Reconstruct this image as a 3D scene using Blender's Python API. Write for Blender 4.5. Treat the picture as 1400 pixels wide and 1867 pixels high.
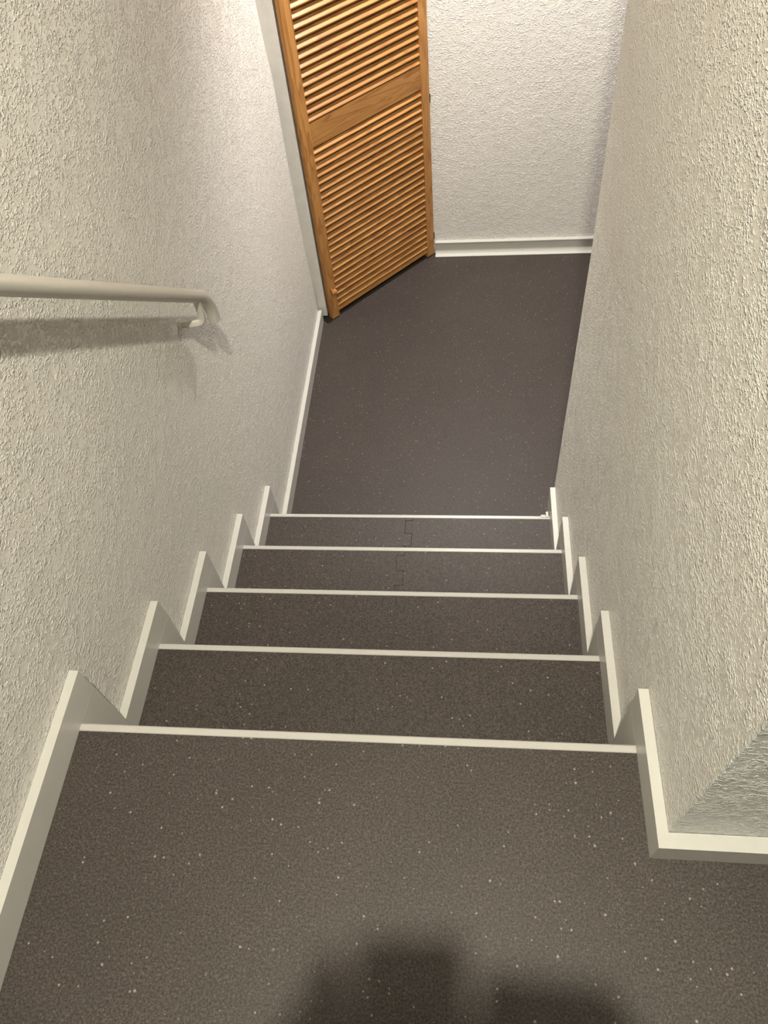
import bpy, bmesh, math, random
from mathutils import Vector, Matrix
random.seed(7)
for o in list(bpy.data.objects):
    bpy.data.objects.remove(o, do_unlink=True)
scene = bpy.context.scene
COL = scene.collection

# ------------------------------------------------------------------ camera
CAM = Vector((0.61933, -0.40645, 1.17404))
RT = Vector((0.99446, 0.06794, -0.08029))
UP = Vector((-0.00874, 0.81414, 0.58061))
FW = Vector((-0.10483, 0.57668, -0.81022))
cam_data = bpy.data.cameras.new('camera')
cam = bpy.data.objects.new('camera', cam_data)
COL.objects.link(cam)
m = Matrix((RT, UP, -FW)).transposed().to_4x4()
m.translation = CAM
cam.matrix_world = m
cam_data.sensor_fit = 'VERTICAL'
cam_data.sensor_height = 36.0
cam_data.lens = 1394.61 / 1867 * 36.0
cam_data.clip_start = 0.005
scene.camera = cam

# ------------------------------------------------------------------ world, exposure
world = bpy.data.worlds.new('world')
scene.world = world
world.use_nodes = True
world.node_tree.nodes['Background'].inputs[0].default_value = (0.02, 0.02, 0.022, 1)
world.node_tree.nodes['Background'].inputs[1].default_value = 1.0
vs = scene.view_settings
vs.view_transform = 'Standard'
vs.look = 'None'
vs.gamma = 1.0
vs.use_curve_mapping = False
vs.exposure = 0.0

# ------------------------------------------------------------------ lamps' data (fixtures are built further down)
LAMP_UP = Vector((0.640, -0.505, 2.30))
LAMP_UP_POWER = 174.0
LAMP_UP_COLOR = (1.0, 0.940, 0.765)
LAMP_LOW = Vector((0.70, 2.27, 1.27))
LAMP_LOW_POWER = 192.0
LAMP_LOW_COLOR = (1.0, 0.93, 0.87)

# ------------------------------------------------------------------ dimensions (metres, fitted to the photograph)
W = 0.88                       # clear width between the skirting boards
XL = -0.0166                   # left wall face
XR = W + 0.0158                # right wall face
H = 0.062                      # skirting height
D = 0.0646                     # skirting overhang past each nosing
NY = [0.0, 0.248, 0.4872, 0.7355, 0.9831]
NZ = [0.0, -0.2177, -0.4045, -0.5984, -0.7925]
ZF = -1.0303                   # lower floor
YC = -0.1378                   # landing corner: wall that turns right
YB = 2.645                     # back wall
YJ = 2.196                     # jamb face
ZC = 2.42                      # upper ceiling
ZC2 = 1.33                     # lower hall ceiling
XE = 3.0                       # far right end of landing and lower hall
YS = -3.2                     # wall behind the camera

# ------------------------------------------------------------------ mesh helpers
def link(name, me, parent=None, mat=None):
    o = bpy.data.objects.new(name, me)
    COL.objects.link(o)
    if parent: o.parent = parent
    if mat:
        me.materials.clear(); me.materials.append(mat)
    return o

def empty(name, loc=(0, 0, 0)):
    o = bpy.data.objects.new(name, None)
    o.location = loc
    o.empty_display_size = 0.05
    COL.objects.link(o)
    return o

def tag(o, label=None, cat=None, kind=None, group=None):
    if label: o['label'] = label
    if cat: o['category'] = cat
    if kind: o['kind'] = kind
    if group: o['group'] = group
    return o

def finish(bm, name, mat, parent=None, bevel=0.0, seg=2, smooth=False):
    if bevel:
        bmesh.ops.bevel(bm, geom=[e for e in bm.edges if e.calc_face_angle(0) > 0.5], offset=bevel, segments=seg, affect='EDGES', profile=0.5)
    bmesh.ops.recalc_face_normals(bm, faces=bm.faces)
    me = bpy.data.meshes.new(name)
    bm.to_mesh(me); bm.free()
    if smooth:
        for p in me.polygons: p.use_smooth = True
    return link(name, me, parent, mat)

def box(bm, x0, x1, y0, y1, z0, z1):
    v = [bm.verts.new((x, y, z)) for z in (z0, z1) for y in (y0, y1) for x in (x0, x1)]
    for f in ((0, 2, 3, 1), (4, 5, 7, 6), (0, 1, 5, 4), (2, 6, 7, 3), (0, 4, 6, 2), (1, 3, 7, 5)):
        bm.faces.new([v[i] for i in f])
    return v

def boxo(name, mat, x0, x1, y0, y1, z0, z1, parent=None, bevel=0.0, seg=2):
    bm = bmesh.new(); box(bm, x0, x1, y0, y1, z0, z1)
    return finish(bm, name, mat, parent, bevel, seg)

def prism(bm, pts, axis, a, b):
    """extrude a polygon given in the two other axes along axis from a to b"""
    def mk(p, c):
        if axis == 'x': return (c, p[0], p[1])
        if axis == 'y': return (p[0], c, p[1])
        return (p[0], p[1], c)
    A = [bm.verts.new(mk(p, a)) for p in pts]; B = [bm.verts.new(mk(p, b)) for p in pts]
    n = len(pts)
    bm.faces.new(A); bm.faces.new(B[::-1])
    for i in range(n):
        bm.faces.new((A[i], B[i], B[(i + 1) % n], A[(i + 1) % n]))

def tube(bm, path, rad, n=20, cap=True, flat=None):
    """circular (or flat = (a, b) rounded-rectangular) section swept along a path"""
    path = [Vector(p) for p in path]
    rings = []
    ref = None
    for i, p in enumerate(path):
        t = (path[min(i + 1, len(path) - 1)] - path[max(i - 1, 0)]).normalized()
        if ref is None:
            ref = t.orthogonal().normalized() if flat is None else Vector(flat[2])
        u = (ref - t * ref.dot(t)).normalized(); w = t.cross(u); ref = u
        r = rad[i] if isinstance(rad, (list, tuple)) else rad
        ring = []
        for k in range(n):
            a = 2 * math.pi * (k + 0.5) / n
            if flat is None: q = u * math.cos(a) * r + w * math.sin(a) * r
            else:
                c, s = math.cos(a), math.sin(a); e = 0.35
                q = u * math.copysign(abs(c) ** e, c) * flat[0] + w * math.copysign(abs(s) ** e, s) * flat[1]
            ring.append(bm.verts.new(p + q))
        rings.append(ring)
    for A, B in zip(rings, rings[1:]):
        for k in range(n):
            bm.faces.new((A[k], A[(k + 1) % n], B[(k + 1) % n], B[k]))
    if cap:
        bm.faces.new(rings[0][::-1]); bm.faces.new(rings[-1])

def lathe(bm, prof, n=28, mat=Matrix()):
    """(radius, height) profile turned about local z"""
    rings = []
    for r, h in prof:
        if r < 1e-6: rings.append([bm.verts.new(mat @ Vector((0, 0, h)))])
        else: rings.append([bm.verts.new(mat @ Vector((r * math.cos(2 * math.pi * k / n), r * math.sin(2 * math.pi * k / n), h))) for k in range(n)])
    for A, B in zip(rings, rings[1:]):
        for k in range(n):
            a, b = A[k % len(A)], A[(k + 1) % len(A)]; c, d = B[(k + 1) % len(B)], B[k % len(B)]
            vs_ = []
            for v in (a, b, c, d):
                if v not in vs_: vs_.append(v)
            if len(vs_) > 2: bm.faces.new(vs_)

def auto_smooth(o, deg=35):
    for p in o.data.polygons: p.use_smooth = True
    md = o.modifiers.new('smooth', 'EDGE_SPLIT'); md.split_angle = math.radians(deg)

# ------------------------------------------------------------------ materials
class NT:
    def __init__(self, name):
        self.m = bpy.data.materials.new(name); self.m.use_nodes = True
        self.t = self.m.node_tree; self.n = self.t.nodes
        self.b = self.n['Principled BSDF']
        self.m.cycles.use_bump_map_correction = False
    def node(self, typ, **kw):
        nd = self.n.new(typ)
        for k, v in kw.items():
            if k in nd.inputs: nd.inputs[k].default_value = v
            else: setattr(nd, k, v)
        return nd
    def l(self, a, b): self.t.links.new(a, b)
    def pos(self, scale=(1, 1, 1), rot=(0, 0, 0)):
        g = self.node('ShaderNodeNewGeometry'); mp = self.node('ShaderNodeMapping')
        mp.inputs['Scale'].default_value = scale; mp.inputs['Rotation'].default_value = rot
        self.l(g.outputs['Position'], mp.inputs['Vector']); return mp.outputs[0]
    def objpos(self, scale=(1, 1, 1), rot=(0, 0, 0)):
        g = self.node('ShaderNodeTexCoord'); mp = self.node('ShaderNodeMapping')
        mp.inputs['Scale'].default_value = scale; mp.inputs['Rotation'].default_value = rot
        self.l(g.outputs['Object'], mp.inputs['Vector']); return mp.outputs[0]
    def noise(self, vec, scale, detail=2, rough=0.5, dist=0.0):
        nd = self.node('ShaderNodeTexNoise', Scale=scale, Detail=detail, Roughness=rough, Distortion=dist)
        self.l(vec, nd.inputs['Vector']); return nd.outputs['Fac']
    def ramp(self, fac, stops, interp='LINEAR'):
        r = self.node('ShaderNodeValToRGB'); r.color_ramp.interpolation = interp
        e = r.color_ramp.elements
        while len(e) < len(stops): e.new(0.5)
        for el, (p, c) in zip(e, stops):
            el.position = p; el.color = c if len(c) == 4 else (*c, 1)
        self.l(fac, r.inputs[0]); return r.outputs[0]
    def mix(self, fac, a, b, typ='MIX'):
        x = self.node('ShaderNodeMix', data_type='RGBA', blend_type=typ)
        for s, v in ((x.inputs[0], fac), (x.inputs[6], a), (x.inputs[7], b)):
            if hasattr(v, 'is_linked'): self.l(v, s)
            else: s.default_value = v if not isinstance(v, tuple) else ((*v, 1) if len(v) == 3 else v)
        return x.outputs[2]
    def math(self, op, a, b=None):
        x = self.node('ShaderNodeMath', operation=op)
        for s, v in ((x.inputs[0], a), (x.inputs[1], b)):
            if v is None: continue
            if hasattr(v, 'is_linked'): self.l(v, s)
            else: s.default_value = v
        return x.outputs[0]
    def bump(self, h, dist, strength=1.0):
        b = self.node('ShaderNodeBump', Strength=strength, Distance=dist)
        self.l(h, b.inputs['Height']); self.l(b.outputs[0], self.b.inputs['Normal']); return b

def simple(name, col, rough=0.4, metal=0.0, spec=0.5):
    t = NT(name); t.b.inputs['Base Color'].default_value = (*col, 1)
    t.b.inputs['Roughness'].default_value = rough; t.b.inputs['Metallic'].default_value = metal
    t.b.inputs['Specular IOR Level'].default_value = spec
    return t.m

def mat_wall(name='roller_plaster', c0=(0.725, 0.705, 0.665), c1=(0.765, 0.745, 0.705), rough=0.38):
    t = NT(name)
    p = t.pos()
    pq = t.pos((0.66, 0.66, 1.0))
    chips = t.noise(pq, 215, 2.2, 0.7, 0.3)
    dens = t.noise(p, 34, 1, 0.5)
    c = t.math('ADD', chips, t.math('MULTIPLY', t.math('SUBTRACT', dens, 0.5), 0.30))
    h = t.ramp(c, [(0.47, (0, 0, 0)), (0.66, (1, 1, 1))], 'EASE')
    t.bump(t.math('ADD', h, t.math('MULTIPLY', dens, 0.5)), 0.0030, 1.0)
    tone = t.noise(p, 2.2, 3, 0.5)
    col = t.ramp(tone, [(0.3, c0), (0.7, c1)])
    t.l(col, t.b.inputs['Base Color'])
    t.b.inputs['Roughness'].default_value = rough
    t.b.inputs['Specular IOR Level'].default_value = 0.5
    return t.m

def mat_vinyl():
    t = NT('speckled_vinyl')
    p = t.pos()
    big = t.noise(p, 6, 3, 0.55)
    grain = t.noise(p, 300, 4, 0.9)
    grain2 = t.noise(p, 900, 1, 0.5)
    base = t.ramp(big, [(0.3, (0.049, 0.0405, 0.037)), (0.7, (0.056, 0.046, 0.0425))])
    g = t.ramp(grain, [(0.40, (0.22, 0.20, 0.18)), (0.5, (0.95, 0.95, 0.95)), (0.60, (1.85, 1.8, 1.75))])
    c = t.mix(0.85, base, g, 'MULTIPLY')
    lite = t.ramp(grain2, [(0.55, (0, 0, 0)), (0.72, (1, 1, 1))])
    c = t.mix(t.math('MULTIPLY', lite, 0.35), c, (0.095, 0.083, 0.071))
    # pale chips of two sizes, dark chips
    def chips(scale, keep, size, soft):
        v = t.node('ShaderNodeTexVoronoi', Scale=scale, Randomness=1.0)
        t.l(p, v.inputs['Vector'])
        sep = t.node('ShaderNodeSeparateColor'); t.l(v.outputs['Color'], sep.inputs[0])
        k = t.math('GREATER_THAN', sep.outputs[0], keep)
        sz = t.math('MULTIPLY', t.math('ADD', sep.outputs[1], 0.25), size)
        d = t.math('MULTIPLY', t.math('SUBTRACT', sz, v.outputs['Distance']), soft)
        cl = t.node('ShaderNodeClamp'); t.l(d, cl.inputs[0])
        return t.math('MULTIPLY', k, cl.outputs[0])
    c = t.mix(t.math('MULTIPLY', chips(300, 0.58, 0.45, 5), 0.55), c, (0.125, 0.11, 0.092))
    c = t.mix(t.math('MULTIPLY', chips(150, 0.865, 0.28, 6), 0.75), c, (0.38, 0.345, 0.29))
    t.l(c, t.b.inputs['Base Color'])
    t.b.inputs['Roughness'].default_value = 0.50
    t.b.inputs['Specular IOR Level'].default_value = 0.30
    t.bump(t.math('ADD', t.math('MULTIPLY', grain, 0.7), t.math('MULTIPLY', grain2, 0.3)), 0.0005, 0.5)
    return t.m

def mat_white(name, col=(0.60, 0.592, 0.562), rough=0.33):
    t = NT(name)
    p = t.pos()
    n = t.noise(p, 40, 2, 0.5)
    t.l(t.ramp(n, [(0.3, tuple(c * 0.97 for c in col)), (0.7, col)]), t.b.inputs['Base Color'])
    t.b.inputs['Roughness'].default_value = rough
    t.bump(t.noise(p, 300, 1), 0.0001, 0.3)
    return t.m

def mat_jamb():
    t = NT('painted_jamb')
    p = t.pos((1, 1, 0.12))
    n = t.noise(p, 260, 3, 0.6)
    q = t.noise(t.pos(), 30, 3, 0.6)
    t.l(t.ramp(q, [(0.3, (0.72, 0.70, 0.68)), (0.7, (0.78, 0.765, 0.745))]), t.b.inputs['Base Color'])
    t.b.inputs['Roughness'].default_value = 0.5
    t.bump(n, 0.0005, 0.7)
    return t.m

def mat_pine(name, along, dark=1.0):
    """pine with its grain along the object's local axis 'x' or 'z'"""
    t = NT(name)
    sc = (0.09, 1, 1) if along == 'x' else (1, 1, 0.09)
    info = t.node('ShaderNodeObjectInfo')
    tc = t.node('ShaderNodeTexCoord'); mp = t.node('ShaderNodeMapping')
    mp.inputs['Scale'].default_value = sc
    add = t.node('ShaderNodeVectorMath', operation='ADD')
    mul = t.node('ShaderNodeVectorMath', operation='SCALE'); mul.inputs['Scale'].default_value = 9.0
    cmb = t.node('ShaderNodeCombineXYZ')
    for i in range(3): t.l(info.outputs['Random'], cmb.inputs[i])
    t.l(cmb.outputs[0], mul.inputs[0])
    t.l(tc.outputs['Object'], mp.inputs['Vector']); t.l(mp.outputs[0], add.inputs[0]); t.l(mul.outputs[0], add.inputs[1])
    v = add.outputs[0]
    rings = t.noise(v, 16, 3, 0.55, 0.6)
    band = t.math('FRACT', t.math('MULTIPLY', rings, 9.0))
    col = t.ramp(band, [(0.0, (0.47, 0.238, 0.078)), (0.55, (0.415, 0.20, 0.062)), (0.86, (0.31, 0.135, 0.038)), (1.0, (0.45, 0.222, 0.072))])
    fib = t.noise(v, 420, 2, 0.6)
    col = t.mix(0.35, col, t.ramp(fib, [(0.3, (0.72, 0.66, 0.6)), (0.7, (1, 1, 1))]), 'MULTIPLY')
    hv = t.node('ShaderNodeHueSaturation')
    t.l(col, hv.inputs['Color'])
    val = t.math('ADD', t.math('MULTIPLY', info.outputs['Random'], 0.26), 0.86 * dark)
    t.l(val, hv.inputs['Value'])
    t.l(hv.outputs[0], t.b.inputs['Base Color'])
    t.b.inputs['Roughness'].default_value = 0.42
    t.b.inputs['Specular IOR Level'].default_value = 0.4
    t.bump(fib, 0.0003, 0.25)
    return t.m

M_WALL = mat_wall()
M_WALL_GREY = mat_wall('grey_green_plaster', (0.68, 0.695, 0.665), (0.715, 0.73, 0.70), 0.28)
M_VINYL = mat_vinyl()
M_BOARD = mat_white('skirting_white')
M_NOSE = mat_white('nosing_white', (0.52, 0.505, 0.485), 0.35)
M_RAIL = mat_white('rail_enamel', (0.57, 0.545, 0.50), 0.28)
M_JAMB = mat_jamb()
M_CEIL = simple('ceiling_paint', (0.50, 0.48, 0.45), 0.7)
M_PINE_Z = mat_pine('pine_upright', 'z', 0.97)
M_PINE_X = mat_pine('pine_crosswise', 'x', 1.0)
M_HINGE = simple('hinge_steel', (0.06, 0.045, 0.035), 0.45, 0.8)
M_GAP = simple('joint_dark', (0.02, 0.017, 0.014), 0.8)
M_CONCRETE = simple('stair_core', (0.20, 0.19, 0.18), 0.85)
M_LAMP = simple('lamp_white', (0.75, 0.74, 0.72), 0.4)

def emit(name, col, s):
    t = NT(name); t.b.inputs['Base Color'].default_value = (0.8, 0.8, 0.8, 1)
    t.b.inputs['Emission Color'].default_value = (*col, 1); t.b.inputs['Emission Strength'].default_value = s
    return t.m

# ------------------------------------------------------------------ room shell
def wall(name, mat, label, x0, x1, y0, y1, z0, z1):
    return tag(boxo(name, mat, x0, x1, y0, y1, z0, z1), label, 'wall', 'structure')

# left wall, its far end slightly out of plumb like the wallpaper edge in the photo
bm = bmesh.new()
endpts = [(ZF - 0.05, 2.192), (-0.94, 2.190), (-0.80, 2.168), (-0.629, 2.152), (-0.329, 2.146), (-0.12, 2.156), (0.006, 2.160), (0.10, 2.140), (0.243, 2.127), (0.6, 2.12), (ZC2, 2.12), (ZC2, 2.02), (ZC, 2.02)]
prism(bm, [(YS - 0.1, ZF - 0.05)] + [(y, z) for z, y in endpts] + [(YS - 0.1, ZC)], 'x', XL - 0.05, XL)
tag(finish(bm, 'wall_left', M_WALL), 'long textured cream wall behind the handrail on the left', 'wall', 'structure')
wall('wall_left_outer', M_WALL, 'outer left wall behind the cupboard corner', XL - 0.15, XL - 0.05, YS - 0.1, YB + 0.1, ZF - 0.05, ZC)
wall('wall_back', M_WALL, 'textured pale wall at the end of the lower hall', XL - 0.05, XE, YB, YB + 0.1, ZF - 0.05, ZC2)
# right stair wall, ends in a corner that leans a little
bm = bmesh.new()
rp = [(ZF - 0.05, 1.057), (-0.738, 1.062), (0.10, 1.084), (0.573, 1.128), (ZC2, 1.15)]
prism(bm, [(YC + 0.004, ZF - 0.05)] + [(y, z) for z, y in rp] + [(YC + 0.004, ZC2)], 'x', XR, XR + 0.12)
tag(finish(bm, 'wall_right', M_WALL), 'textured wall along the right side of the stairs', 'wall', 'structure')
wall('wall_right_upper', M_WALL, 'upper part of the wall right of the stairs', XR, XR + 0.12, YC + 0.004, 1.10, ZC2, ZC)
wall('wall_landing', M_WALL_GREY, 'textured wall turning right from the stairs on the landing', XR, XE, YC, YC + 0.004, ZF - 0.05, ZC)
wall('wall_hall', M_WALL, 'near side wall of the lower hall beyond the stair corner', XR + 0.12, XE, 0.95, 1.06, ZF - 0.05, ZC2)
wall('wall_hall_end', M_WALL, 'far right end wall of the lower hall', XE, XE + 0.1, 0.95, YB + 0.1, ZF - 0.05, ZC2)
wall('wall_landing_end', M_WALL, 'far right end wall of the landing', XE, XE + 0.1, YS - 0.1, YC + 0.12, 0.0, ZC)
wall('wall_rear', M_WALL, 'wall at the back of the landing', XL, XE, YS - 0.1, YS, 0.0, ZC)
wall('wall_bulkhead', M_WALL, 'wall above the opening to the lower hall', XL, XR + 0.12, 1.12, 1.22, ZC2, ZC)
tag(boxo('ceiling_upper', M_CEIL, XL, XE, YS, 1.22, ZC, ZC + 0.08), 'white ceiling over landing and stairs', 'ceiling', 'structure')
tag(boxo('ceiling_lower', M_CEIL, XL - 0.05, XE, 1.06, YB, ZC2, ZC2 + 0.08), 'white ceiling over the lower hall', 'ceiling', 'structure')

tag(boxo('floor_lower', M_VINYL, XL - 0.05, XE, NY[4] - 0.02, YB + 0.02, ZF - 0.05, ZF), 'dark speckled vinyl floor at the foot of the stairs', 'floor', 'structure')
bm = bmesh.new()
box(bm, XL, XE, YS, YC + 0.01, -0.05, 0.0); box(bm, XL, XR, YC + 0.01, -0.0125, -0.05, 0.0)
tag(finish(bm, 'floor_upper', M_VINYL), 'dark speckled vinyl floor of the upper landing in the foreground', 'floor', 'structure')

# ------------------------------------------------------------------ staircase
st = empty('staircase', (W / 2, 0, ZF))
tag(st, 'straight flight of dark speckled steps with white nosings', 'staircase')
st_off = Vector(st.location)
def sub(o, par_off=st_off):
    o.location = -par_off
    return o
NW = 0.0125
SL, SR = XL + 0.001, XR - 0.001
def nosing(k, parent):
    y, z = NY[k], NZ[k]
    bm = bmesh.new()
    pr = [(y - NW, z - 0.004), (y - NW, z + 0.0006), (y - NW + 0.0012, z + 0.0016), (y - 0.0022, z + 0.0016), (y, z - 0.0006), (y, z - 0.024), (y - 0.002, z - 0.024), (y - 0.002, z - 0.004)]
    prism(bm, pr, 'x', 0.0003, W - 0.0003)
    o = finish(bm, 'nosing', M_NOSE, parent); return o
def edge_line(side_x, ys):
    return ys
def tread(k):
    """tread between nosing k-1 (riser behind it) and nosing k"""
    z = NZ[k]; ya = NY[k - 1] - 0.016; yb = NY[k] - NW
    core = sub(boxo('tread', M_GAP, SL, SR, ya - 0.02, NY[k] - 0.004, z - 0.04, z - 0.0050, st))
    # two vinyl tiles that interlock along a toothed joint
    xa, xb, g, ph = {1: (0.392, 0.414, 0.0003, 0.03), 2: (0.440, 0.462, 0.0003, 0.07), 3: (0.4352, 0.4568, 0.0010, 0.004), 4: (0.4353, 0.4572, 0.0015, 0.000)}[k]
    j = [(xb, yb, 0)]
    y = yb - 0.010 - ph; hi = True
    while y > ya + 0.01:
        if hi: j += [(xb, y, 1), (xa, y, 1)]; y -= 0.048
        else: j += [(xa, y, -1), (xb, y, -1)]; y -= 0.046
        hi = not hi
    j.append((j[-1][0], ya, 0))
    for sgn in (-1, 1):
        bm = bmesh.new()
        jj = [(x + sgn * g / 2, yy - sgn * q * g / 2) for x, yy, q in j]
        pts = jj + ([(SL, ya), (SL, yb)] if sgn < 0 else [(SR, ya), (SR, yb)])
        prism(bm, pts, 'z', z - 0.0050, z)
        finish(bm, 'tile', M_VINYL, core)
    return core
NOS = []
n0 = sub(nosing(0, st)); n0.name = 'nosing'
for k in range(1, 5):
    c = tread(k)
    n = nosing(k, c)
for k in range(5):
    zb = NZ[k + 1] - 0.04 if k < 4 else ZF - 0.05
    y = NY[k] - 0.016
    sub(boxo('riser', M_VINYL, SL, SR, y - 0.012, y, zb, NZ[k] - 0.005, st))
# white end clip standing at the right end of the lowest nosing
bm = bmesh.new()
box(bm, W - 0.0105, W - 0.0030, NY[4] - 0.006, NY[4] + 0.014, NZ[4] - 0.020, NZ[4] + 0.004)
box(bm, W - 0.026, W - 0.0120, NY[4] - 0.006, NY[4] + 0.003, NZ[4] - 0.010, NZ[4] + 0.003)
sub(finish(bm, 'nosing_clip', M_NOSE, st, 0.0008))

# ------------------------------------------------------------------ skirting boards
def stair_boards(name, xin, xout, label, y_first, last_run):
    root = empty(name, (xin, 0, 0))
    tag(root, label, 'baseboard', 'structure')
    off = Vector(root.location)
    lo, hi = min(xin, xout), max(xin, xout)
    g = 0.0004
    for k in range(5):
        ya = y_first if k == 0 else NY[k - 1] + D + g
        sub(boxo('board', M_BOARD, lo, hi, ya, NY[k] + D, NZ[k] + g, NZ[k] + H, root, 0.0009, 2), off)
        zb = NZ[k + 1] if k < 4 else ZF
        sub(boxo('riser_board', M_BOARD, lo, hi, NY[k] - 0.0155, NY[k] + D - 0.0002, zb + g, NZ[k] - g, root, 0.0006, 2), off)
    if last_run:
        sub(boxo('board', M_BOARD, lo, hi, NY[4] + D + g, last_run, ZF + g, ZF + H, root, 0.0009, 2), off)
    return root
TB = 0.0162
stair_boards('baseboard_left', 0.0, XL + 0.0006, 'white stepped skirting board along the left wall', YS + 0.02, 2.188)
rb = stair_boards('baseboard_right', W, XR - 0.0006, 'white stepped skirting board along the right wall', YC - TB, None)
# landing return, mitred round the corner
bm = bmesh.new()
prism(bm, [(W, YC - TB), (XE, YC - TB), (XE, YC - 0.0006), (XR - 0.0004, YC - 0.0006), (XR - 0.0004, YC - 0.0003), (W, YC - 0.0003 - TB + 0.0003)], 'z', 0.0004, H)
bm.free()
bm = bmesh.new(); box(bm, W - 0.0002, XE, YC - TB * 1.32, YC - 0.0007, 0.0004, H + 0.0002)
o = finish(bm, 'baseboard_landing', M_BOARD, None, 0.0009)
tag(o, 'white skirting board turning right along the landing wall', 'baseboard', 'structure')

# back wall skirting: flexible profile with a lip above and a flared foot
bm = bmesh.new()
prof = [(YB - 0.0005, ZF + 0.068), (YB - 0.017, ZF + 0.068), (YB - 0.0185, ZF + 0.066), (YB - 0.0180, ZF + 0.061), (YB - 0.0125, ZF + 0.057), (YB - 0.0115, ZF + 0.022), (YB - 0.014, ZF + 0.012), (YB - 0.020, ZF + 0.005), (YB - 0.031, ZF + 0.0012), (YB - 0.031, ZF + 0.0002), (YB - 0.0005, ZF + 0.0002)]
prism(bm, prof, 'x', 0.475, XE)
o = finish(bm, 'baseboard_back', M_BOARD); auto_smooth(o, 30)
tag(o, 'white skirting with flared foot along the far wall beside the louvred door', 'baseboard', 'structure')

# ------------------------------------------------------------------ louvred cupboard door across the corner
A = Vector((0.047, 2.192, ZF)); B = Vector((0.467, 2.632, ZF))
ang = math.atan2(B.y - A.y, B.x - A.x)
door = empty('cupboard_door', A)
door.rotation_euler = (0, 0, ang)
tag(door, 'tall pine louvred door set diagonally across the corner', 'door')
# local: x along the door, +y towards the cupboard, z up
DT = 0.024; DH = 1.98
def dbox(name, mat, x0, x1, y0, y1, z0, z1, bevel=0.002, parent=door, seg=2):
    cx, cz = (x0 + x1) / 2, (z0 + z1) / 2
    o = boxo(name, mat, x0 - cx, x1 - cx, y0, y1, z0 - cz, z1 - cz, parent, bevel, seg)
    o.location = (cx, 0, cz); return o
dbox('stile', M_PINE_Z, -0.008, 0.0315, 0, DT, 0.008, DH, 0.004, seg=3)
dbox('stile', M_PINE_Z, 0.5695, 0.6115, 0, DT, 0.008, DH, 0.004, seg=3)
SX0, SX1 = 0.0316, 0.5694
dbox('rail', M_PINE_X, SX0, SX1, 0.002, DT - 0.003, 0.7621, 0.8490, 0.0008)
dbox('rail', M_PINE_X, SX0, SX1, 0.002, DT - 0.003, 0.031, 0.050, 0.0008)
dbox('rail', M_PINE_X, SX0, SX1, 0.002, DT - 0.003, DH - 0.075, DH, 0.0008)
# one slat mesh shared by all: thin board tilted, lower edge to the front, rounded lip
def slat_mesh():
    bm = bmesh.new()
    L = (SX1 - SX0) / 2
    tilt = math.radians(38); t = 0.0070; wdt = 0.0275
    # section in (y, z): starts at lower front lip
    d = Vector((math.cos(tilt), math.sin(tilt))) if False else Vector((math.sin(math.radians(47)), math.cos(math.radians(47))))
    n = Vector((-d.y, d.x))
    p0 = Vector((0.0035, 0.0))
    pts = [p0, p0 + n * t * 0.9 + d * 0.0008, p0 + n * t + d * 0.003, p0 + n * t + d * wdt, p0 + d * wdt, p0 + d * 0.002]
    pts = [(max(p.x, -0.0005), p.y) for p in pts]
    prism(bm, pts, 'x', -L, L)
    bmesh.ops.recalc_face_normals(bm, faces=bm.faces)
    me = bpy.data.meshes.new('slat'); bm.to_mesh(me); bm.free(); me.materials.append(M_PINE_X)
    return me
SM = slat_mesh()
def slats(z0, z1, n):
    for i in range(n):
        o = link('slat', SM, door); z = z0 + (z1 - z0) * i / (n - 1)
        o.location = ((SX0 + SX1) / 2, 0, z)
        o.rotation_euler = (random.uniform(-0.02, 0.02), 0, 0)
slats(0.0539, 0.7342, 24)
slats(0.8505, 0.8505 + 0.0296 * 35, 36)
# knob
bm = bmesh.new()
mk = Matrix.Translation((0.010, 0, 0.153)) @ Matrix.Rotation(math.radians(90), 4, 'X')
lathe(bm, [(0, 0), (0.0062, 0), (0.0060, 0.006), (0.0075, 0.010), (0.0115, 0.014), (0.0130, 0.019), (0.0118, 0.024), (0.0075, 0.0275), (0, 0.0285)], 24, mk)
o = finish(bm, 'knob', M_PINE_Z, door, smooth=True)
for z in (0.0965, 0.711, 1.75):
    bm = bmesh.new(); lathe(bm, [(0, -0.015), (0.0042, -0.015), (0.0042, 0.015), (0, 0.015)], 12, Matrix.Translation((0.6145, 0.004, z)))
    box(bm, 0.598, 0.6145, DT * 0.1, DT * 0.16, z - 0.014, z + 0.014)
    finish(bm, 'hinge', M_HINGE, door)
# white jamb between wall and door
tag(boxo('trim_1', M_JAMB, XL - 0.05, 0.0185, YJ, YJ + 0.03, ZF + 0.020, ZC2, None, 0.0015), 'rough white painted jamb between the left wall and the louvred door', 'jamb', 'structure')

# ------------------------------------------------------------------ handrail
RX = XL + 0.052
hr = empty('handrail', (XL, 0.6, 0.4))
tag(hr, 'white tubular handrail on the left wall with a bent-down end', 'handrail')
hoff = Vector(hr.location)
P0 = Vector((RX, 0.352, 0.596)); P1 = Vector((RX, 0.873, 0.160))
dr = (P1 - P0).normalized()
path = [P0 - dr * 0.55, P0, P1]
e0 = P0 + dr * ((0.922 - 0.352) / dr.y)
end_dir = Vector((0.0, 0.05, -0.998)).normalized()
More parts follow.
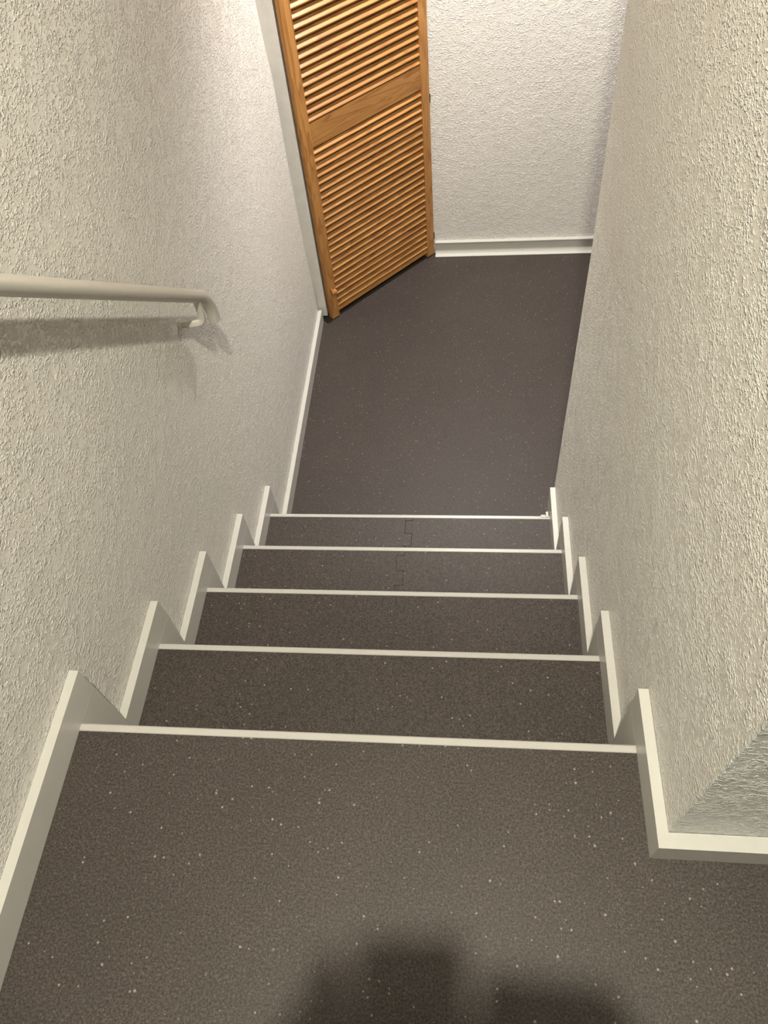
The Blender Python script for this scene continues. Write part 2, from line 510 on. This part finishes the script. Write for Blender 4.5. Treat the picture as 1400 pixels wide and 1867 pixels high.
# bend
nb = 10
pts = [e0]
pos = e0.copy()
for i in range(1, nb + 1):
    f = i / nb
    dd = dr.lerp(end_dir, f).normalized()
    pos = pos + dd * 0.0100
    pts.append(pos.copy())
pts.append(pos + end_dir * 0.010)
path += pts
bm = bmesh.new(); tube(bm, path, 0.0145, 24)
o = finish(bm, 'rail', M_RAIL, hr, 0.0); auto_smooth(o, 40); o.location = -hoff
def bracket(yw, zw):
    yb = yw + 0.012
    zr = (P0 + dr * ((yb - P0.y) / dr.y)).z
    bm = bmesh.new()
    pth = [Vector((XL + 0.002, yw, zw)), Vector((XL + 0.018, yw + 0.003, zw - 0.001)), Vector((XL + 0.040, yw + 0.010, zw - 0.004)), Vector((XL + 0.048, yw + 0.014, zw - 0.002)), Vector((RX - 0.0005, yw + 0.016, zw + 0.012)), Vector((RX, yw + 0.014, (zw + zr) / 2 + 0.01)), Vector((RX, yb, zr - 0.006))]
    # smooth the polyline
    sm = [pth[0]]
    for a, b in zip(pth, pth[1:]):
        sm += [a.lerp(b, 0.3), a.lerp(b, 0.7)]
    sm.append(pth[-1])
    tube(bm, sm, 0.0065, 14, True, (0.0075, 0.0055, (0.0, 0.4, 0.9)))
    o = finish(bm, 'bracket', M_RAIL, hr); auto_smooth(o, 50); o.location = -hoff
    bm = bmesh.new()
    mw = Matrix.Translation((XL, yw, zw)) @ Matrix.Rotation(math.radians(90), 4, 'Y')
    lathe(bm, [(0, 0.0001), (0.012, 0.0001), (0.012, 0.0035), (0.010, 0.005), (0, 0.005)], 24, mw)
    w_ = finish(bm, 'wall_plate', M_RAIL, o)
bracket(0.886, 0.071)
bracket(0.05, 0.071 + (0.886 - 0.05) * 0.828)

# ------------------------------------------------------------------ lamps (above the frame)
lamp = empty('ceiling_lamp', (LAMP_UP.x, LAMP_UP.y, ZC))
tag(lamp, 'round ceiling lamp above the landing with an added light-blocking lampshade', 'lamp')
bm = bmesh.new(); lathe(bm, [(0, -0.001), (0.07, -0.001), (0.07, -0.02), (0.04, -0.032), (0.032, -0.05), (0, -0.05)], 32)
finish(bm, 'base', M_LAMP, lamp, smooth=False)
bm = bmesh.new(); lathe(bm, [(0.016, -0.051), (0.025, -0.068), (0.029, -0.09), (0.025, -0.110), (0.014, -0.120), (0, -0.123)], 28)
glass = finish(bm, 'bulb', emit('bulb_glow', LAMP_UP_COLOR, 1.0), lamp, smooth=True)
glass.data.materials[0].node_tree.nodes['Principled BSDF'].inputs['Emission Strength'].default_value = LAMP_UP_POWER / (math.pi * 0.0365) * 4.2

bm = bmesh.new(); lathe(bm, [(0.040, -0.012), (0.056, -0.030), (0.105, -0.118), (0.112, -0.132), (0.1095, -0.133), (0.102, -0.119), (0.053, -0.032), (0.038, -0.014)], 36)  # unseen lampshade added to keep the bulb's light off the ceiling
o = finish(bm, 'added_lampshade', simple('added_lampshade_metal', (0.35, 0.34, 0.33), 0.5), lamp, smooth=True)
dl = empty('downlight', (LAMP_LOW.x, LAMP_LOW.y, ZC2))
tag(dl, 'small round downlight on the lower hall ceiling', 'lamp')
bm = bmesh.new(); lathe(bm, [(0.030, -0.004), (0.045, -0.001), (0.052, -0.0005), (0.052, -0.055), (0.046, -0.055), (0.044, -0.012), (0.030, -0.008)], 32)
finish(bm, 'housing', M_LAMP, dl)
bm = bmesh.new(); lathe(bm, [(0, -0.010), (0.043, -0.010), (0.043, -0.012), (0, -0.012)], 28)
finish(bm, 'lens', emit('downlight_glow', LAMP_LOW_COLOR, 6.0), dl)
sl = bpy.data.lights.new('downlight_beam', 'SPOT')
sl.energy = LAMP_LOW_POWER; sl.color = LAMP_LOW_COLOR; sl.spot_size = math.radians(124); sl.spot_blend = 0.75; sl.shadow_soft_size = 0.05
so = bpy.data.objects.new('downlight_beam', sl); COL.objects.link(so)
so.location = (LAMP_LOW.x, LAMP_LOW.y, ZC2 - 0.06)

# ------------------------------------------------------------------ the person who takes the photo: outside the frame, casts the shadow on the landing
def capsule(bm, p, q, r1, r2, n=14):
    p, q = Vector(p), Vector(q); d = q - p; L = d.length
    mt = Matrix.Translation(p) @ d.to_track_quat('Z', 'Y').to_matrix().to_4x4()
    prof = [(r1 * math.sin(a), -r1 * math.cos(a)) for a in [i * math.pi / 10 for i in range(0, 6)]]
    prof += [(r2 * math.cos(a), L + r2 * math.sin(a)) for a in [i * math.pi / 10 for i in range(0, 6)]]
    prof[0] = (0, prof[0][1]); prof[-1] = (0, prof[-1][1])
    lathe(bm, prof, n, mt)

def ellip(bm, c, r, rot=None, n=24):
    mt = Matrix.Translation(c) @ (rot.to_4x4() if rot else Matrix()) @ Matrix.Diagonal((*r, 1))
    prof = [(math.sin(i * math.pi / 14), -math.cos(i * math.pi / 14)) for i in range(15)]
    prof[0] = (0, -1); prof[-1] = (0, 1)
    lathe(bm, prof, n, mt)

def fused(bm, name, mat, parent, voxel, it=6):
    o = finish(bm, name, mat, parent, smooth=True)
    r = o.modifiers.new('fuse', 'REMESH'); r.mode = 'VOXEL'; r.voxel_size = voxel; r.use_smooth_shade = True
    sm = o.modifiers.new('relax', 'SMOOTH'); sm.factor = 0.5; sm.iterations = it
    return o

def ph(u, v, w): return CAM + RT * u + UP * v + FW * w
PX, PY = 0.62, -0.93
person = empty('person', (PX, PY, 0.0))
tag(person, 'person in dark clothes standing on the landing and holding up a phone', 'person')
SKIN = simple('skin', (0.55, 0.34, 0.25), 0.5)
CLOTH = simple('dark_knit', (0.035, 0.037, 0.045), 0.9)
DENIM = simple('dark_denim', (0.03, 0.04, 0.07), 0.85)
HAIR = simple('brown_hair', (0.045, 0.028, 0.018), 0.6)
SHOE = simple('grey_felt_slipper', (0.12, 0.12, 0.12), 0.9)
EYE = simple('eye_white', (0.7, 0.7, 0.68), 0.2)
def body_at(x, y, z): return Vector((PX + x, PY + y, z))
def limbs(bm, g, torso=True, legs=True, arms=True):
    if torso:
        ellip(bm, body_at(0, 0, 0.93), (0.165 + g, 0.115 + g, 0.13 + g))
        ellip(bm, body_at(0, 0.005, 1.10), (0.140 + g, 0.100 + g, 0.17 + g))
        ellip(bm, body_at(0, 0.005, 1.28), (0.165 + g, 0.112 + g, 0.16 + g))
        capsule(bm, body_at(-0.15, 0, 1.385), body_at(0.15, 0, 1.385), 0.062 + g, 0.062 + g)
        capsule(bm, body_at(0, -0.01, 1.38), body_at(0, 0.0, 1.44), 0.085 + g, 0.06 + g)
    for s in (-1, 1):
        if arms:
            sh, el, wr = body_at(0.185 * s, 0.0, 1.38), body_at(0.245 * s, 0.09, 1.085), WR[s]
            capsule(bm, sh, el, 0.052 + g, 0.040 + g); capsule(bm, el, el.lerp(wr, 0.90 if g else 1.0), 0.040 + g, 0.025 + g)
        if legs:
            hp, kn, an = body_at(0.090 * s, 0.0, 0.88), body_at(0.100 * s, 0.03, 0.48), body_at(0.105 * s, -0.01, 0.09)
            capsule(bm, hp, kn, 0.082 + g, 0.055 + g); capsule(bm, kn, kn.lerp(an, 0.35), 0.054 + g, 0.056 + g); capsule(bm, kn.lerp(an, 0.35), an, 0.055 + g, 0.036 + g)
WR = {1: ph(0.160, -0.120, -0.060), -1: ph(-0.166, -0.120, -0.060)}
bm = bmesh.new()
limbs(bm, 0.0)
tilt = Matrix.Rotation(math.radians(-32), 3, 'X')
HC = body_at(0, 0.085, 1.585)
def hd(x, y, z): return HC + tilt @ Vector((x, y, z))
capsule(bm, body_at(0, 0.0, 1.42), hd(0, -0.02, -0.06), 0.054, 0.052)
ellip(bm, hd(0, -0.012, 0.025), (0.074, 0.094, 0.092), tilt)            # skull
ellip(bm, hd(0, 0.020, -0.045), (0.058, 0.066, 0.072), tilt)            # jaw and face
capsule(bm, hd(0, 0.066, -0.098), hd(0, 0.070, -0.100), 0.020, 0.018)   # chin
capsule(bm, hd(0, 0.084, 0.004), hd(0, 0.102, -0.034), 0.007, 0.012)    # nose
capsule(bm, hd(-0.030, 0.078, 0.020), hd(0.030, 0.078, 0.020), 0.012, 0.012)   # brow
capsule(bm, hd(-0.016, 0.080, -0.066), hd(0.016, 0.080, -0.066), 0.0075, 0.0075)   # lips
for s in (-1, 1):
    ellip(bm, hd(0.074 * s, -0.008, -0.010), (0.010, 0.020, 0.031), tilt)   # ears
    capsule(bm, body_at(0.105 * s, -0.01, 0.09), body_at(0.105 * s, -0.03, 0.045), 0.036, 0.040)
    capsule(bm, body_at(0.105 * s, -0.03, 0.045), body_at(0.120 * s, 0.14, 0.035), 0.036, 0.028)
# hands, in the phone's own frame: u right, v up, w towards the stairs
for s in (-1, 1):
    cu = -0.023
    def hp_(u, v, w): return ph(cu + s * u, v, w)
    wr = WR[s]
    ex, dv = (0.060, -0.020) if s > 0 else (-0.010, -0.008)
    knk = [hp_(0.062 + ex, 0.004 + dv, -0.012), hp_(0.067 + ex, -0.018 + dv, -0.010), hp_(0.067 + ex, -0.040 + dv, -0.010), hp_(0.064 + ex, -0.062 + dv, -0.012)]
    for kx in knk: capsule(bm, wr.lerp(kx, 0.12), kx, 0.0175, 0.0115)
    for i, kx in enumerate(knk):                                         # four fingers round the back of the phone
        v0 = 0.002 + dv - 0.020 * i
        ln = (0.90, 1.0, 0.95, 0.78)[i]
        m1 = hp_(0.047, v0 - 0.006, 0.010); m2 = hp_(0.047 - 0.020 * ln, v0 - 0.010, 0.0125); m3 = hp_(0.047 - 0.034 * ln, v0 - 0.012, 0.0115)
        if i == 0: m1, m2, m3 = hp_(0.058, 0.010 + dv, -0.002), hp_(0.052, 0.014 + dv, -0.008), hp_(0.0475, 0.012 + dv, -0.010)
        capsule(bm, kx, m1, 0.0095, 0.0085); capsule(bm, m1, m2, 0.0085, 0.0078); capsule(bm, m2, m3, 0.0078, 0.0068)
    
    for q in range(3): capsule(bm, knk[q], hp_(0.0505, -0.008 - 0.020 * q + dv, -0.013), 0.012, 0.011)  # webbing added to close light gaps in the hands' shadow
    t0 = wr.lerp(hp_(0.060, -0.070 + dv, -0.020), 0.45); t1 = hp_(0.056, -0.056 + dv, -0.028); t2 = hp_(0.034, -0.042 + dv, -0.0235)
    capsule(bm, t0, t1, 0.017, 0.0115); capsule(bm, t1, t2, 0.0110, 0.0085)
body = fused(bm, 'body', SKIN, person, 0.005, 4); body.location = -Vector(person.location)
def worn(name, mat, bm, voxel=0.008, it=6):
    o = fused(bm, name, mat, person, voxel, it); o.location = -Vector(person.location); return o
bm = bmesh.new(); limbs(bm, 0.010, legs=False); worn('sweater', CLOTH, bm)
bm = bmesh.new(); limbs(bm, 0.012, torso=False, arms=False); ellip(bm, body_at(0, 0, 0.92), (0.178, 0.128, 0.125)); worn('trousers', DENIM, bm)
bm = bmesh.new()
ellip(bm, hd(0, -0.026, 0.038), (0.083, 0.098, 0.092), tilt)
for s in (-1, 1): capsule(bm, hd(0.066 * s, -0.030, 0.02), hd(0.058 * s, -0.048, -0.06), 0.022, 0.016)
capsule(bm, hd(0, -0.075, 0.0), hd(0, -0.072, -0.085), 0.045, 0.035)
worn('hair', HAIR, bm, 0.006, 4)
for s in (-1, 1):
    bm = bmesh.new(); ellip(bm, hd(0.031 * s, 0.076, 0.0), (0.012, 0.011, 0.008), tilt, 16)
    o = finish(bm, 'eye', EYE, person, smooth=True); o.location = -Vector(person.location)
    bm = bmesh.new(); ellip(bm, hd(0.031 * s, 0.0845, -0.001), (0.0055, 0.0035, 0.0055), tilt, 12)
    finish(bm, 'iris', HAIR, o, smooth=True)
    bm = bmesh.new()
    capsule(bm, body_at(0.105 * s, -0.035, 0.047), body_at(0.122 * s, 0.145, 0.041), 0.046, 0.038); capsule(bm, body_at(0.105 * s, -0.03, 0.06), body_at(0.105 * s, -0.02, 0.075), 0.047, 0.045)
    worn('shoe', SHOE, bm, 0.006, 4)
# phone: thin slab with rounded corners just behind the lens
phone = empty('phone', CAM)
tag(phone, 'dark phone held in both hands above the landing', 'phone')
phone.matrix_world = m
def rrect(x0, x1, y0, y1, r, n=6):
    out = []
    for cx, cy, a0 in ((x1 - r, y1 - r, 0), (x0 + r, y1 - r, 90), (x0 + r, y0 + r, 180), (x1 - r, y0 + r, 270)):
        for i in range(n + 1):
            a = math.radians(a0 + 90 * i / n); out.append((cx + r * math.cos(a), cy + r * math.sin(a)))
    return out
bm = bmesh.new(); prism(bm, rrect(-0.060, 0.014, -0.134, 0.022, 0.010), 'z', 0.0035, 0.0110)
finish(bm, 'case', simple('phone_case', (0.02, 0.02, 0.022), 0.35), phone, 0.0008)
bm = bmesh.new(); prism(bm, rrect(-0.057, 0.011, -0.131, 0.019, 0.008), 'z', 0.0110, 0.0113)
finish(bm, 'screen', simple('phone_screen', (0.01, 0.01, 0.012), 0.1), phone)
bm = bmesh.new(); lathe(bm, [(0.0075, 0.0036), (0.0075, 0.0018), (0.0062, 0.0018), (0.0062, 0.0036)], 24)
finish(bm, 'lens_ring', simple('lens_ring_steel', (0.3, 0.3, 0.3), 0.3, 1.0), phone)
